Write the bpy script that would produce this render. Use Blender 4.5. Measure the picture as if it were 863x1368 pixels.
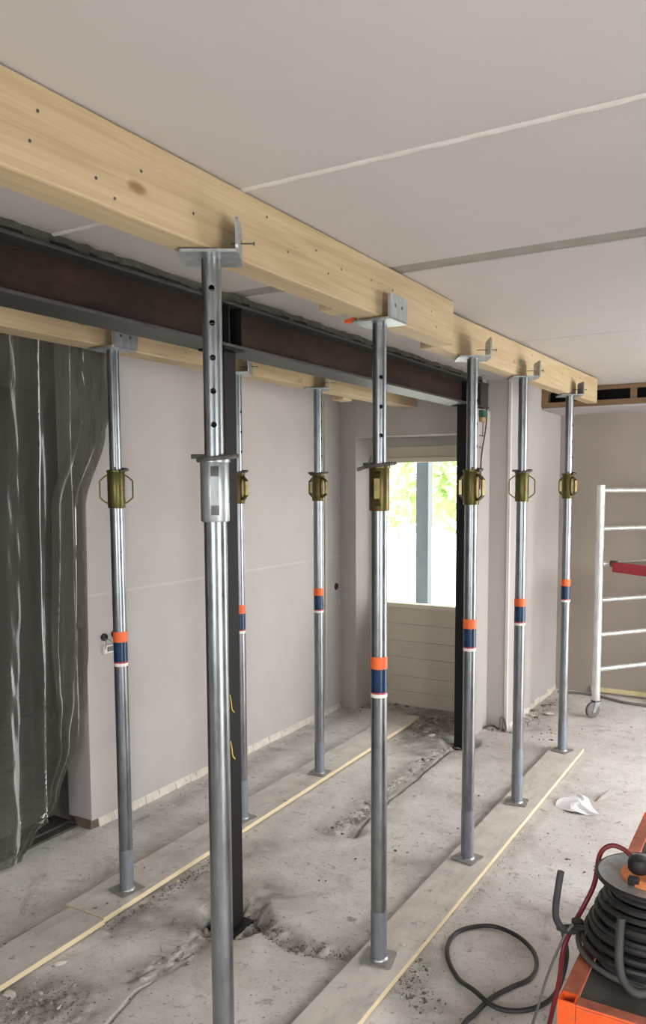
import bpy, bmesh, math, random
import numpy as np
from mathutils import Vector, Matrix

random.seed(7)
rng = np.random.default_rng(7)
for o in list(bpy.data.objects):
    bpy.data.objects.remove(o, do_unlink=True)
scene = bpy.context.scene
C = scene.collection
PI = math.pi

# ------------------------------------------------------------------ camera
YAW, PITCH, ROLL = math.radians(30.5625), math.radians(4.8825), math.radians(0.2725)
cy_, sy_, cp_, sp_ = math.cos(YAW), math.sin(YAW), math.cos(PITCH), math.sin(PITCH)
fw = Vector((-sy_*cp_, cy_*cp_, -sp_)); rt = Vector((cy_, sy_, 0)); dn = fw.cross(rt)
cr_, sr_ = math.cos(ROLL), math.sin(ROLL)
r2 = cr_*rt + sr_*dn; d2 = -sr_*rt + cr_*dn
camd = bpy.data.cameras.new('camera'); cam = bpy.data.objects.new('camera', camd); C.objects.link(cam)
M4 = Matrix.Identity(4)
for i in range(3):
    M4[i][0] = r2[i]; M4[i][1] = -d2[i]; M4[i][2] = -fw[i]
M4[0][3], M4[1][3], M4[2][3] = 0, 0, 1.7715
cam.matrix_world = M4
camd.sensor_fit = 'VERTICAL'; camd.sensor_height = 36
camd.lens = 1071.72*36/1368; camd.shift_y = 56.2/1368
camd.clip_start = .02
scene.camera = cam

# ------------------------------------------------------------------ world and light
SKY = 17.0
w = bpy.data.worlds.new('sky'); scene.world = w; w.use_nodes = True
bg = w.node_tree.nodes['Background']
bg.inputs[0].default_value = (.97, .985, 1, 1); bg.inputs[1].default_value = SKY

def portal(loc, rot, sx, sz):          # tells the sampler where the daylight comes in
    l = bpy.data.lights.new('daylight_portal', 'AREA'); l.shape = 'RECTANGLE'; l.size = sx; l.size_y = sz
    l.cycles.is_portal = True
    o = bpy.data.objects.new('daylight_portal', l); C.objects.link(o); o.location = loc; o.rotation_euler = rot
portal((1.13, 5.2, 1.17), (0, PI/2, 0), 2.26, 2.4)        # terrace doors, right wall
portal((1.13, 0.9, 1.125), (0, PI/2, 0), 1.85, 1.2)        # added window, right wall, lights the near floor
portal((-.3, -1.93, 1.5), (PI/2, 0, 0), 1.6, 1.2)       # window behind the camera
portal((-2.5, 5.88, 1.39), (-PI/2, 0, 0), .86, 1.13)     # garden window in view
vs = scene.view_settings
vs.view_transform = 'Standard'; vs.look = 'None'; vs.gamma = 1; vs.exposure = -0.46; vs.use_curve_mapping = False

# ------------------------------------------------------------------ helpers
def lin(h):
    h = h.lstrip('#'); v = [int(h[i:i+2], 16)/255 for i in (0, 2, 4)]
    return tuple((c/12.92 if c <= .04045 else ((c+.055)/1.055)**2.4) for c in v) + (1,)

class MB:
    def __init__(s): s.v = []; s.f = []; s.m = []; s.mi = 0
    def add(s, vs_, fs):
        b = len(s.v); s.v += [tuple(v) for v in vs_]
        for f in fs: s.f.append([i+b for i in f]); s.m.append(s.mi)
        return s
    def box(s, a, b, mats=None):
        x0, y0, z0 = a; x1, y1, z1 = b
        vs_ = [(x0,y0,z0),(x1,y0,z0),(x1,y1,z0),(x0,y1,z0),(x0,y0,z1),(x1,y0,z1),(x1,y1,z1),(x0,y1,z1)]
        fs = [(0,3,2,1),(4,5,6,7),(0,1,5,4),(1,2,6,5),(2,3,7,6),(3,0,4,7)]
        n = len(s.f); s.add(vs_, fs)
        if mats:
            for k in range(6): s.m[n+k] = mats[k]
        return s
    def hexa(s, p):                       # eight corners, bottom ring then top ring
        return s.add(p, [(0,3,2,1),(4,5,6,7),(0,1,5,4),(1,2,6,5),(2,3,7,6),(3,0,4,7)])
    def lathe(s, prof, n=24, c=(0,0,0), close=False):
        b = []; m = len(prof)
        for r, z in prof:
            for k in range(n):
                a = 2*PI*k/n; b.append((c[0]+r*math.cos(a), c[1]+r*math.sin(a), c[2]+z))
        fs = []
        for j in range(m if close else m-1):
            j2 = (j+1) % m
            for k in range(n):
                k2 = (k+1) % n; fs.append((j*n+k, j*n+k2, j2*n+k2, j2*n+k))
        if not close:
            if prof[0][0] > 1e-5: fs.append(tuple(reversed(range(n))))
            if prof[-1][0] > 1e-5: fs.append(tuple((m-1)*n+k for k in range(n)))
        return s.add(b, fs)
    def tube(s, pts, r, n=8, caps=True, closed=False):
        P = [Vector(p) for p in pts]; m = len(P); vs_ = []
        up = None
        for i in range(m):
            if closed: t = P[(i+1) % m]-P[i-1]
            else: t = P[min(i+1, m-1)]-P[max(i-1, 0)]
            t.normalize()
            if up is None:
                up = Vector((0,0,1)) if abs(t.z) < .9 else Vector((1,0,0))
            a = t.cross(up); a.normalize(); bb = a.cross(t); up = bb
            rr = r[i] if isinstance(r, (list, tuple)) else r
            for k in range(n):
                an = 2*PI*k/n; vs_.append(P[i]+a*rr*math.cos(an)+bb*rr*math.sin(an))
        fs = []
        for i in range(m if closed else m-1):
            i2 = (i+1) % m
            for k in range(n):
                k2 = (k+1) % n; fs.append((i*n+k, i2*n+k, i2*n+k2, i*n+k2))
        if caps and not closed:
            fs.append(tuple(range(n))); fs.append(tuple((m-1)*n+k for k in reversed(range(n))))
        return s.add(vs_, fs)
    def strip(s, pts, wv, t, side):       # a flat bar of width wv (along vector) bent along pts, thickness t
        P = [Vector(p) for p in pts]; wv = Vector(wv); m = len(P); vs_ = []
        for i in range(m):
            d = (P[min(i+1, m-1)]-P[max(i-1, 0)]).normalized(); nn = d.cross(wv.normalized())*t/2
            vs_ += [P[i]-wv/2-nn, P[i]+wv/2-nn, P[i]+wv/2+nn, P[i]-wv/2+nn]
        fs = [(0,1,2,3), tuple(4*(m-1)+k for k in (3,2,1,0))]
        for i in range(m-1):
            for k in range(4):
                k2 = (k+1) % 4; fs.append((4*i+k, 4*i+4+k, 4*i+4+k2, 4*i+k2))
        return s.add(vs_, fs)
    def prism(s, poly, z0, z1):
        n = len(poly)
        vs_ = [(x, y, z0) for x, y in poly]+[(x, y, z1) for x, y in poly]
        fs = [tuple(reversed(range(n))), tuple(range(n, 2*n))]
        for k in range(n): k2 = (k+1) % n; fs.append((k, k2, n+k2, n+k))
        return s.add(vs_, fs)
    def mesh(s, name, smooth=False):
        me = bpy.data.meshes.new(name); me.from_pydata(s.v, [], s.f); 
        for p, m in zip(me.polygons, s.m): p.material_index = m; p.use_smooth = smooth
        bm = bmesh.new(); bm.from_mesh(me); bmesh.ops.recalc_face_normals(bm, faces=bm.faces); bm.to_mesh(me); bm.free()
        if smooth:
            try: me.set_sharp_from_angle(angle=math.radians(38))
            except Exception: pass
        return me
    def build(s, name, mats, parent=None, smooth=False, bevel=0, loc=None, rz=0):
        return link(name, s.mesh(name, smooth), mats, parent, bevel, loc, rz)

def link(name, me, mats, parent=None, bevel=0, loc=None, rz=0):
    if mats is not None and len(me.materials) == 0:
        for m in (mats if isinstance(mats, (list, tuple)) else [mats]): me.materials.append(m)
    o = bpy.data.objects.new(name, me); C.objects.link(o); o.parent = parent
    if loc: o.location = loc
    if rz: o.rotation_euler = (0, 0, rz)
    if bevel:
        b = o.modifiers.new('bevel', 'BEVEL'); b.width = bevel; b.segments = 2; b.limit_method = 'ANGLE'
    return o
def tag(o, label, cat, group=None, kind=None):
    o['label'] = label; o['category'] = cat
    if group: o['group'] = group
    if kind: o['kind'] = kind
    return o
def thing(name, label, cat, loc=(0,0,0), rz=0, group=None):
    o = bpy.data.objects.new(name, None); C.objects.link(o); o.empty_display_size = .1
    o.location = loc; o.rotation_euler = (0,0,rz)
    return tag(o, label, cat, group)
def struct(o, label=None, cat=None):
    o['kind'] = 'structure'
    if label: o['label'] = label
    if cat: o['category'] = cat
    return o
def sroot(name, label, cat, loc=(0,0,0)):
    o = bpy.data.objects.new(name, None); C.objects.link(o); o.location = loc
    return struct(o, label, cat)
def spline(pts, n=10, closed=False):      # Catmull-Rom
    P = [np.array(p, float) for p in pts]; m = len(P); out = []
    for i in range(m if closed else m-1):
        g = (lambda k: P[k % m]) if closed else (lambda k: P[min(max(k, 0), m-1)])
        p0, p1, p2, p3 = g(i-1), g(i), g(i+1), g(i+2)
        for k in range(n):
            t = k/n
            out.append(tuple(.5*(2*p1+(p2-p0)*t+(2*p0-5*p1+4*p2-p3)*t*t+(3*p1-p0-3*p2+p3)*t**3)))
    if not closed: out.append(tuple(P[-1]))
    return out

# ------------------------------------------------------------------ materials
class NT:
    def __init__(s, name):
        s.mat = bpy.data.materials.new(name); s.mat.use_nodes = True
        s.t = s.mat.node_tree; s.n = s.t.nodes; s.l = s.t.links
        s.b = s.n['Principled BSDF']; s.out = s.n['Material Output']
    def node(s, typ, **kw):
        x = s.n.new(typ)
        for k, v in kw.items(): setattr(x, k, v)
        return x
    def coord(s, scale=(1,1,1), rot=(0,0,0), kind='Object'):
        tc = s.node('ShaderNodeTexCoord'); mp = s.node('ShaderNodeMapping')
        mp.inputs['Scale'].default_value = scale; mp.inputs['Rotation'].default_value = rot
        s.l.new(tc.outputs[kind], mp.inputs[0]); return mp.outputs[0]
    def noise(s, vec, scale, detail=4, rough=.55, dist=0):
        x = s.node('ShaderNodeTexNoise'); x.inputs['Scale'].default_value = scale
        x.inputs['Detail'].default_value = detail; x.inputs['Roughness'].default_value = rough; x.inputs['Distortion'].default_value = dist
        s.l.new(vec, x.inputs['Vector']); return x.outputs['Fac']
    def vor(s, vec, scale, feature='F1'):
        x = s.node('ShaderNodeTexVoronoi'); x.feature = feature; x.inputs['Scale'].default_value = scale
        s.l.new(vec, x.inputs['Vector']); return x.outputs['Distance']
    def ramp(s, fac, stops):
        x = s.node('ShaderNodeValToRGB'); e = x.color_ramp.elements
        while len(e) < len(stops): e.new(.5)
        for k, (p, c) in enumerate(stops): e[k].position = p; e[k].color = c if len(c) == 4 else (*c, 1)
        s.l.new(fac, x.inputs[0]); return x.outputs[0]
    def val(s, fac, a, b, lo=0, hi=1):
        x = s.node('ShaderNodeMapRange'); x.inputs[1].default_value = lo; x.inputs[2].default_value = hi
        x.inputs[3].default_value = a; x.inputs[4].default_value = b; s.l.new(fac, x.inputs[0]); return x.outputs[0]
    def mix(s, fac, a, b, mode='MIX'):
        x = s.node('ShaderNodeMix', data_type='RGBA', blend_type=mode)
        for sock, v in ((x.inputs[0], fac), (x.inputs[6], a), (x.inputs[7], b)):
            if hasattr(v, 'is_linked'): s.l.new(v, sock)
            else: sock.default_value = v
        return x.outputs[2]
    def bump(s, h, strength=.3, dist=.01):
        x = s.node('ShaderNodeBump'); x.inputs['Strength'].default_value = strength; x.inputs['Distance'].default_value = dist
        s.l.new(h, x.inputs['Height']); s.l.new(x.outputs[0], s.b.inputs['Normal'])
    def set(s, color=None, rough=None, metal=None, spec=None):
        for k, v in (('Base Color', color), ('Roughness', rough), ('Metallic', metal), ('Specular IOR Level', spec)):
            if v is None: continue
            if hasattr(v, 'is_linked'): s.l.new(v, s.b.inputs[k])
            else: s.b.inputs[k].default_value = v
        return s.mat

def m_plain(name, c, rough=.6, metal=0, var=.12, scale=12, bump=0, spec=.5):
    t = NT(name); v = t.coord(); n = t.noise(v, scale, 5)
    c = lin(c); d = tuple(x*(1-var) for x in c[:3])+(1,); e = tuple(min(1, x*(1+var)) for x in c[:3])+(1,)
    t.set(t.ramp(n, [(.3, d), (.7, e)]), t.val(n, rough-.06, rough+.06), metal, spec)
    if bump: t.bump(t.noise(v, scale*6, 4), bump, .004)
    return t.mat
def m_wood(name, axis=1, light='c8b493', mid='b9a482', dark='a18b69', rough=.62, rings=26):
    t = NT(name)
    sc = [9, 9, 9]; sc[axis] = .55
    v = t.coord(tuple(sc)); n1 = t.noise(v, 2.2, 4, .55, .6)
    sc2 = [60, 60, 60]; sc2[axis] = 1.6
    n2 = t.noise(t.coord(tuple(sc2)), 2.0, 3, .6)
    grain = t.mix(.4, t.ramp(n1, [(.28, lin(dark)), (.5, lin(mid)), (.72, lin(light))]), t.ramp(n2, [(.3, lin(dark)), (.7, lin(light))]))
    kv = [3.4, 3.4, 3.4]; kv[axis] = 1.5
    k = t.vor(t.coord(tuple(kv)), 1.6)
    kn = t.ramp(k, [(.0, (.28, .15, .075, 1)), (.045, (.45, .28, .15, 1)), (.085, (1, 1, 1, 1))])
    t.set(t.mix(.75, grain, kn, 'MULTIPLY'), rough, 0, .35)
    t.bump(n2, .15, .002)
    return t.mat
def m_dusty(name):
    t = NT(name); v = t.coord()
    n = t.noise(v, 7, 6, .65); n2 = t.noise(t.coord((1, .25, 1)), 16, 5, .7); n3 = t.noise(v, 60, 3)
    c = t.ramp(n, [(.3, lin('bdb5ac')), (.55, lin('cfc8be')), (.75, lin('d8d1c7'))])
    c = t.mix(t.val(n2, 0, .6, .52, .74), c, lin('a59e96')); n4 = t.noise(v, 22, 4, .6); c = t.mix(t.val(n4, 0, .7, .62, .72), c, lin('857e77'))
    t.set(c, .9, 0, .2); t.bump(n3, .25, .003)
    return t.mat
def m_galv(name, base='93989b', rough=.3, metal=.95):
    t = NT(name); v = t.coord((1, 1, .35)); n = t.noise(v, 26, 5, .7); n2 = t.noise(t.coord((1, 1, .06)), 60, 3)
    b = lin(base); d = tuple(x*.62 for x in b[:3])+(1,); e = tuple(min(1, x*1.2) for x in b[:3])+(1,)
    c = t.mix(.35, t.ramp(n, [(.3, d), (.68, e)]), t.ramp(n2, [(.3, d), (.7, e)]))
    t.set(c, t.val(n, rough-.1, rough+.14), metal, .5); t.bump(n, .12, .002)
    return t.mat
def m_chromate(name):
    t = NT(name); v = t.coord((1, 1, .6)); n = t.noise(v, 14, 3, .6)
    c = t.ramp(n, [(.25, lin('3f3420')), (.42, lin('5f4f2c')), (.55, lin('5a5f30')), (.68, lin('74583a')), (.8, lin('86584e'))])
    t.set(c, .36, .7); return t.mat
def m_floor():
    t = NT('concrete_floor'); v = t.coord()
    n = t.noise(v, 1.6, 7, .62, .3); n2 = t.noise(v, 6, 7, .7); n3 = t.noise(v, 45, 5, .7); n4 = t.noise(t.coord((1, 1, 1), (0, 0, .4)), 3.1, 6, .7, 1.2)
    c = t.ramp(n, [(.25, lin('c4beb8')), (.5, lin('d4cfca')), (.75, lin('ded9d5'))])
    c = t.mix(t.val(n2, .0, .6, .45, .72), c, lin('b5aea7'))
    c = t.mix(t.val(n4, 0, .75, .57, .72), c, lin('98918a'))
    n5 = t.noise(v, 19, 5, .65, .6); c = t.mix(t.val(n5, 0, .8, .60, .68), c, lin('8b847d'))
    n6 = t.noise(v, 75, 4, .6); c = t.mix(t.val(n6, 0, .7, .60, .70), c, lin('7c756e'))
    n7 = t.noise(v, 11, 6, .7); c = t.mix(t.val(n7, 0, .55, .56, .70), c, lin('e2ddd8'))
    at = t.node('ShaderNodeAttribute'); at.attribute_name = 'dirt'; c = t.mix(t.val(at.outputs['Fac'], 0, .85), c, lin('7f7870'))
    sp = t.vor(v, 22); c = t.mix(t.val(sp, .8, 0, .04, .12), c, lin('4b4540'))
    t.set(c, .88, 0, .25)
    t.bump(t.mix(.5, n3, t.mix(.5, n2, n5)), .6, .010)
    return t.mat
def m_plaster(name, c, var=.04, bump=.12, scale=3):
    t = NT(name); v = t.coord(); n = t.noise(v, scale, 6, .6); n2 = t.noise(v, 70, 3)
    c = lin(c); d = tuple(x*(1-var*1.2) for x in c[:3])+(1,); e = tuple(min(1, x*(1+var)) for x in c[:3])+(1,)
    t.set(t.ramp(n, [(.3, d), (.7, e)]), .85, 0, .25); t.bump(n2, bump, .002)
    return t.mat
def m_rust():
    t = NT('primed_steel'); v = t.coord((1, .4, 1)); n = t.noise(v, 9, 6, .7)
    t.set(t.ramp(n, [(.3, lin('1a120c')), (.55, lin('33221a')), (.75, lin('482f20'))]), .7, .1, .3)
    t.bump(t.noise(v, 60, 3), .2, .003); return t.mat
def m_plastic():
    t = NT('clear_plastic_sheet'); v = t.coord((1, 1, .5)); n = t.noise(v, 9, 5, .65, .8)
    tr = t.node('ShaderNodeBsdfTransparent'); tr.inputs[0].default_value = (.86, .86, .82, 1)
    df = t.node('ShaderNodeBsdfDiffuse'); df.inputs[0].default_value = lin('727068')
    tl = t.node('ShaderNodeBsdfTranslucent'); tl.inputs[0].default_value = lin('8a897d')
    gl = t.node('ShaderNodeBsdfGlossy'); gl.inputs[0].default_value = (1, 1, 1, 1); gl.inputs['Roughness'].default_value = .5
    bp = t.node('ShaderNodeBump'); bp.inputs['Strength'].default_value = .3; bp.inputs['Distance'].default_value = .012; t.l.new(n, bp.inputs['Height'])
    for x in (df, gl): t.l.new(bp.outputs[0], x.inputs['Normal'])
    m1 = t.node('ShaderNodeMixShader'); m1.inputs[0].default_value = .4; t.l.new(df.outputs[0], m1.inputs[1]); t.l.new(tl.outputs[0], m1.inputs[2])
    m2 = t.node('ShaderNodeMixShader'); m2.inputs[0].default_value = .5; t.l.new(t.val(t.noise(t.coord((3, 3, .22)), 3, 4, .6, .5), .40, .66, .36, .66), m2.inputs[0]); t.l.new(tr.outputs[0], m2.inputs[1]); t.l.new(m1.outputs[0], m2.inputs[2])
    m3 = t.node('ShaderNodeMixShader'); lw = t.node('ShaderNodeLayerWeight'); lw.inputs[0].default_value = .05
    t.l.new(bp.outputs[0], lw.inputs['Normal'])
    t.l.new(lw.outputs['Fresnel'], m3.inputs[0]); t.l.new(m2.outputs[0], m3.inputs[1]); t.l.new(gl.outputs[0], m3.inputs[2])
    t.l.new(m3.outputs[0], t.out.inputs[0]); return t.mat
def m_glass():
    t = NT('window_glass'); tr = t.node('ShaderNodeBsdfTransparent'); tr.inputs[0].default_value = (.95, .97, .96, 1)
    gl = t.node('ShaderNodeBsdfGlossy'); gl.inputs['Roughness'].default_value = .02
    lw = t.node('ShaderNodeLayerWeight'); lw.inputs[0].default_value = .15
    m = t.node('ShaderNodeMixShader'); t.l.new(lw.outputs['Fresnel'], m.inputs[0]); t.l.new(tr.outputs[0], m.inputs[1]); t.l.new(gl.outputs[0], m.inputs[2])
    t.l.new(m.outputs[0], t.out.inputs[0]); return t.mat
def m_leaf(name, a, b):
    t = NT(name); oi = t.coord(kind='Object'); n = t.noise(oi, 3, 3)
    c = t.ramp(n, [(.3, lin(a)), (.7, lin(b))]); t.set(c, .6)
    tl = t.node('ShaderNodeBsdfTranslucent'); t.l.new(c, tl.inputs[0])
    m = t.node('ShaderNodeMixShader'); m.inputs[0].default_value = .4
    t.l.new(t.b.outputs[0], m.inputs[1]); t.l.new(tl.outputs[0], m.inputs[2]); t.l.new(m.outputs[0], t.out.inputs[0]); return t.mat

WALL = m_plaster('wall_plaster', 'b4aeaa'); CEIL = m_plaster('ceiling_paint', 'beb9b5', .02, .06); FARW = m_plaster('beige_wall', '998f85')
SEAM = m_plaster('white_filler', 'cfcac4', .05, .3, 20); SEAM2 = m_plaster('ceiling_filler', 'd0cbc5', .05, .3, 20); TAPE = m_plaster('joint_filler', 'bdb7b2', .05, .2, 9); GREYJ = m_plaster('grey_joint', '96938a', .08, .4, 14)
FLOOR = m_floor()
PINE = m_wood('pine_beam'); PINE2 = m_wood('pine_plank_edge', 1, 'e4d3b0', 'dcc9a5', 'cbb38c'); DUST = m_dusty('dusty_plank_top')
BATTEN = m_wood('brown_batten', 0, '8a6e52', '785f48', '634e3b')
GALV = m_galv('galvanised_steel'); GALV2 = m_galv('galvanised_plate', 'b0b6b8', .38, .9); SLEEVE = m_galv('dull_sleeve', '8d939b', .5, .7)
BASEP = m_plain('dusty_base_plate', '96918b', .6, .45, .2, 30); CHROM = m_chromate('yellow_chromate'); PIN = m_plain('dark_pin', '5a5753', .45, .5)
ORANGE = m_plain('orange_band', 'f06a2c', .5, 0, .05); BLUE = m_plain('blue_label', '0d3054', .25, 0, .35, 30); REDL = m_plain('red_label_edge', 'b8384a', .4, 0, .3, 40); WHITE = m_plain('white_sticker', 'e8e4de', .5, 0, .05)
RUST = m_rust(); DARKST = m_plain('black_steel', '141312', .6, 0, .2, 12, 0, .25); FLANGE = m_plain('grey_flange', '42403d', .5, .4, .25)
MORTAR = m_plain('mortar', '57554b', .95, 0, .3, 18, .6); RUBBLE = m_plain('rubble_grey', 'a39b91', .95, 0, .25, 20, .5); RUBD = m_plain('rubble_dark', '6f665d', .95, 0, .3, 20, .5); RUBW = m_plain('plaster_chip', 'cfc7bb', .95, 0, .1, 20, .4)
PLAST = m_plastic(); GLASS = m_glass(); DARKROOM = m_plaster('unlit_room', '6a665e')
WFRAME = m_plaster('cream_frame', 'd8cfbd', .03, .05); BOARD = m_plaster('cream_board', 'cac1b0', .05, .1); POST = m_plain('blue_grey_post', '4a545c', .6)
ALU = m_galv('aluminium', 'd9d9d6', .38, .7); RED = m_plain('red_platform', 'a81f33', .45, 0, .1); RUBBER = m_plain('black_rubber', '1d1c1b', .6, 0, .3)
CABLE = m_plain('black_cable', '2b2a29', .5, 0, .25); REDC = m_plain('red_cable', '7a1f24', .45, 0, .15); GREYC = m_plain('grey_wire', '77736d', .5)
TROL = None
def m_trolley():
    t = NT('worn_orange_paint'); v = t.coord(); n = t.noise(v, 9, 6, .7); n2 = t.noise(v, 40, 4, .7)
    geo = t.node('ShaderNodeNewGeometry')
    c = t.ramp(n, [(.3, lin('d8501c')), (.7, lin('ea5f22'))])
    c = t.mix(t.val(n2, 0, .8, .55, .72), c, lin('8a5a48')); t.set(c, .5, 0, .4); return t.mat
TROL = m_trolley(); TROLT = m_plain('worn_orange_top', 'a8604a', .6, .1, .3, 18)
DECK = m_plain('grimy_deck', '4a4743', .75, .2, .35, 9, .3); SALMON = m_plain('orange_hub', 'e08a56', .45, 0, .1)
FLGM = m_galv('reel_flange_metal', 'a5a8aa', .35, .6)
PAPER = m_plain('white_paper', 'e6e4e6', .8, 0, .04); PAPER2 = m_plain('grey_scrap', 'a49c94', .85, 0, .1)

# ------------------------------------------------------------------ numpy noise for relief
def vnoise(x, y, seed):
    r = np.random.default_rng(seed); T = r.random((256, 256))
    xi = np.floor(x).astype(int); yi = np.floor(y).astype(int); fx = x-xi; fy = y-yi
    fx = fx*fx*(3-2*fx); fy = fy*fy*(3-2*fy)
    g = lambda a, b: T[a % 256, b % 256]
    return (g(xi, yi)*(1-fx)+g(xi+1, yi)*fx)*(1-fy)+(g(xi, yi+1)*(1-fx)+g(xi+1, yi+1)*fx)*fy-.5
def fbm(x, y, s, seed, o=4):
    a = 1; h = 0
    for k in range(o): h = h+a*vnoise(x*s, y*s, seed+k); s *= 2.1; a *= .5
    return h
def dseg(x, y, pl):
    d = np.full(x.shape, 9.)
    for (a, b), (c, e) in zip(pl[:-1], pl[1:]):
        vx, vy = c-a, e-b; t = np.clip(((x-a)*vx+(y-b)*vy)/(vx*vx+vy*vy), 0, 1)
        d = np.minimum(d, np.hypot(x-a-t*vx, y-b-t*vy))
    return d
sm = lambda d, a, b: np.clip((b-d)/(b-a), 0, 1)**2*(3-2*np.clip((b-d)/(b-a), 0, 1))

CRACK = [(-1.887,3.47),(-1.905,3.75),(-1.915,3.96),(-1.925,4.5),(-1.94,4.93),(-1.945,5.08)]
LUMPS = [(-2.02,3.45),(-1.96,3.68),(-1.985,3.88),(-2.015,4.2),(-2.01,4.6),(-1.97,4.82),(-1.96,4.95)]
TRENCH = [(-1.86,2.62),(-1.78,2.55),(-1.7,2.515),(-1.6,2.49),(-1.5,2.51),(-1.4,2.54)]
SCARP = [(-2.04,2.5),(-1.97,2.42),(-1.925,2.30),(-1.95,2.15),(-2.0,2.02)]
CRACK2 = [(-1.925,2.03),(-1.938,1.98),(-1.905,1.83),(-1.895,1.79)]
def floor_h(x, y):
    wob = .012*fbm(x, y, 9, 3); xs = x+wob; ys = y+.012*fbm(x, y, 9, 11)
    fine = fbm(x, y, 38, 21, 3)
    h = .004*fbm(x, y, 3, 31)+.0012*fine
    h -= .028*sm(dseg(xs, ys, CRACK), .003, .016)
    crag = np.abs(fbm(x, y, 30, 77, 4)); lump = sm(dseg(xs, ys, LUMPS), .01, .05+.03*vnoise(x*14, y*14, 5)); h += lump*(.026*crag-.010)
    mid = [(-1.93,3.5),(-1.95,4.0),(-1.965,4.6)]; h -= .010*sm(dseg(xs, ys, mid), .01, .06)
    h -= .022*sm(np.hypot((xs+1.905), (ys-3.50)), .02, .09)
    for cx_, cy2, dpt, ra in ((-1.94, 2.53, .05, .17), (-1.94, 5.13, .035, .15)):
        d = np.hypot(xs-cx_, (ys-cy2)*.9); h += sm(d, .09, ra)*(-dpt+.03*fine)
    t = sm(dseg(xs, ys, TRENCH), .008, .06); h += t*(-.026+.05*crag)
    h += .003*sm(dseg(xs, ys, [(-1.86,2.70),(-1.6,2.575),(-1.42,2.61)]), .01, .05)
    s = sm(dseg(xs, ys, SCARP), .02, .06+.05*vnoise(x*16, y*16, 8)); h += s*(.018*crag-.006)
    h -= .018*sm(dseg(x+.3*wob, y, CRACK2), .001, .006)
    rough = sm(dseg(xs, ys, [(-2.2,1.7),(-2.05,1.78)]), .03, .13)+sm(dseg(xs, ys, [(-2.33,2.2),(-2.28,2.9)]), .02, .07)+sm(dseg(xs, ys, [(-2.35,5.6),(-2.2,5.1)]), .05, .2)
    h += rough*(.02*crag)
    return h

# ------------------------------------------------------------------ floor
def axis(segs):
    out = []
    for a, b, st in segs: out += list(np.arange(a, b-1e-6, st))
    out.append(segs[-1][1]); return np.array(out)
gx = axis([(-5.2, -3.12, .2), (-3.12, -2.4, .024), (-2.4, -2.02, .012), (-2.02, -1.86, .005), (-1.86, -1.34, .012), (-1.34, -.3, .026), (-.3, 1.25, .25)])
gy = axis([(-2.1, 1.3, .25), (1.3, 3.0, .012), (3.0, 5.3, .015), (5.3, 7.1, .03)])
X, Y = np.meshgrid(gx, gy); H = floor_h(X, Y)
nx, ny = len(gx), len(gy)
V = np.stack([X.ravel(), Y.ravel(), H.ravel()], 1)
idx = np.arange(nx*ny).reshape(ny, nx)
F = np.stack([idx[:-1, :-1].ravel(), idx[:-1, 1:].ravel(), idx[1:, 1:].ravel(), idx[1:, :-1].ravel()], 1)
me = bpy.data.meshes.new('floor'); me.from_pydata(V.tolist(), [], F.tolist())
for p in me.polygons: p.use_smooth = True
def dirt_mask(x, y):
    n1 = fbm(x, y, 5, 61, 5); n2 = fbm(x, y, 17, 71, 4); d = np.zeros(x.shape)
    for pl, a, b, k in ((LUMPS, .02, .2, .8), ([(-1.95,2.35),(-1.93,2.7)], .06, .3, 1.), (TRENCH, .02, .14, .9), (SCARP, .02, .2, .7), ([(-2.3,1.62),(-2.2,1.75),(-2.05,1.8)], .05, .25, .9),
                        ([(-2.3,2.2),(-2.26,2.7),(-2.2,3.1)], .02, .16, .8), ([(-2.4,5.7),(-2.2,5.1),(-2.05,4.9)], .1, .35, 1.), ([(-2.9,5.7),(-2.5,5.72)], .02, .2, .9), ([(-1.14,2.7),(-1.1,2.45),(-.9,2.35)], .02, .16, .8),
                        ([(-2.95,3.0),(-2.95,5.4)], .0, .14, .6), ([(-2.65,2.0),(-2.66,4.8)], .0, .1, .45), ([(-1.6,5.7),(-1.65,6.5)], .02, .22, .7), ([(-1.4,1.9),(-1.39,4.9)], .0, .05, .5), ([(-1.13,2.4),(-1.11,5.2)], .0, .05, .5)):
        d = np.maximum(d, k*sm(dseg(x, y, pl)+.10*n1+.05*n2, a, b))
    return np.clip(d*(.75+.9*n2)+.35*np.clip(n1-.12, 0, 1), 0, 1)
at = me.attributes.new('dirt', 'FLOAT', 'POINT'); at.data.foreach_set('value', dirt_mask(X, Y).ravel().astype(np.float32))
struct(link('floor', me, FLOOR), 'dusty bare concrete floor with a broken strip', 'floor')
def fz(x, y): return float(floor_h(np.array([x]), np.array([y]))[0])

# ------------------------------------------------------------------ ceiling slabs
ZC = 2.515
ce = sroot('ceiling', 'pale painted ceiling of wide concrete slabs', 'ceiling', (0, 0, ZC))
ys = [-2.1, .5, 1.694, 2.552, 4.19, 5.305, 6.95]
gaps = {1: .006, 2: .018, 3: .108, 4: .005, 5: .005}
yy = -2.1
edges = [(-2.1, .5), (.506, 1.694), (1.708, 2.550), (2.658, 4.19), (4.196, 5.306), (5.312, 7.1)]
for a, b in edges:
    MB().box((-5.2, a, 0), (1.25, b, .2)).build('ceiling_slab', CEIL, ce, bevel=.002)
MB().box((-5.2, .5, .004), (1.25, .506, .1)).build('joint', GREYJ, ce)
n = 160; m = MB(); pts = []
for k in range(n):                         # hand-laid bead of white filler
    x = -5.2+6.45*k/(n-1); pts.append((x, 1.701+.0012*math.sin(k*1.7), .001+.001*math.sin(k*2.3)))
m.tube(pts, .0075, 8).build('filler_bead', SEAM2, ce, smooth=True)
MB().box((-5.2, 2.550, .006), (1.25, 2.658, .1)).build('joint', GREYJ, ce)
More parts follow.
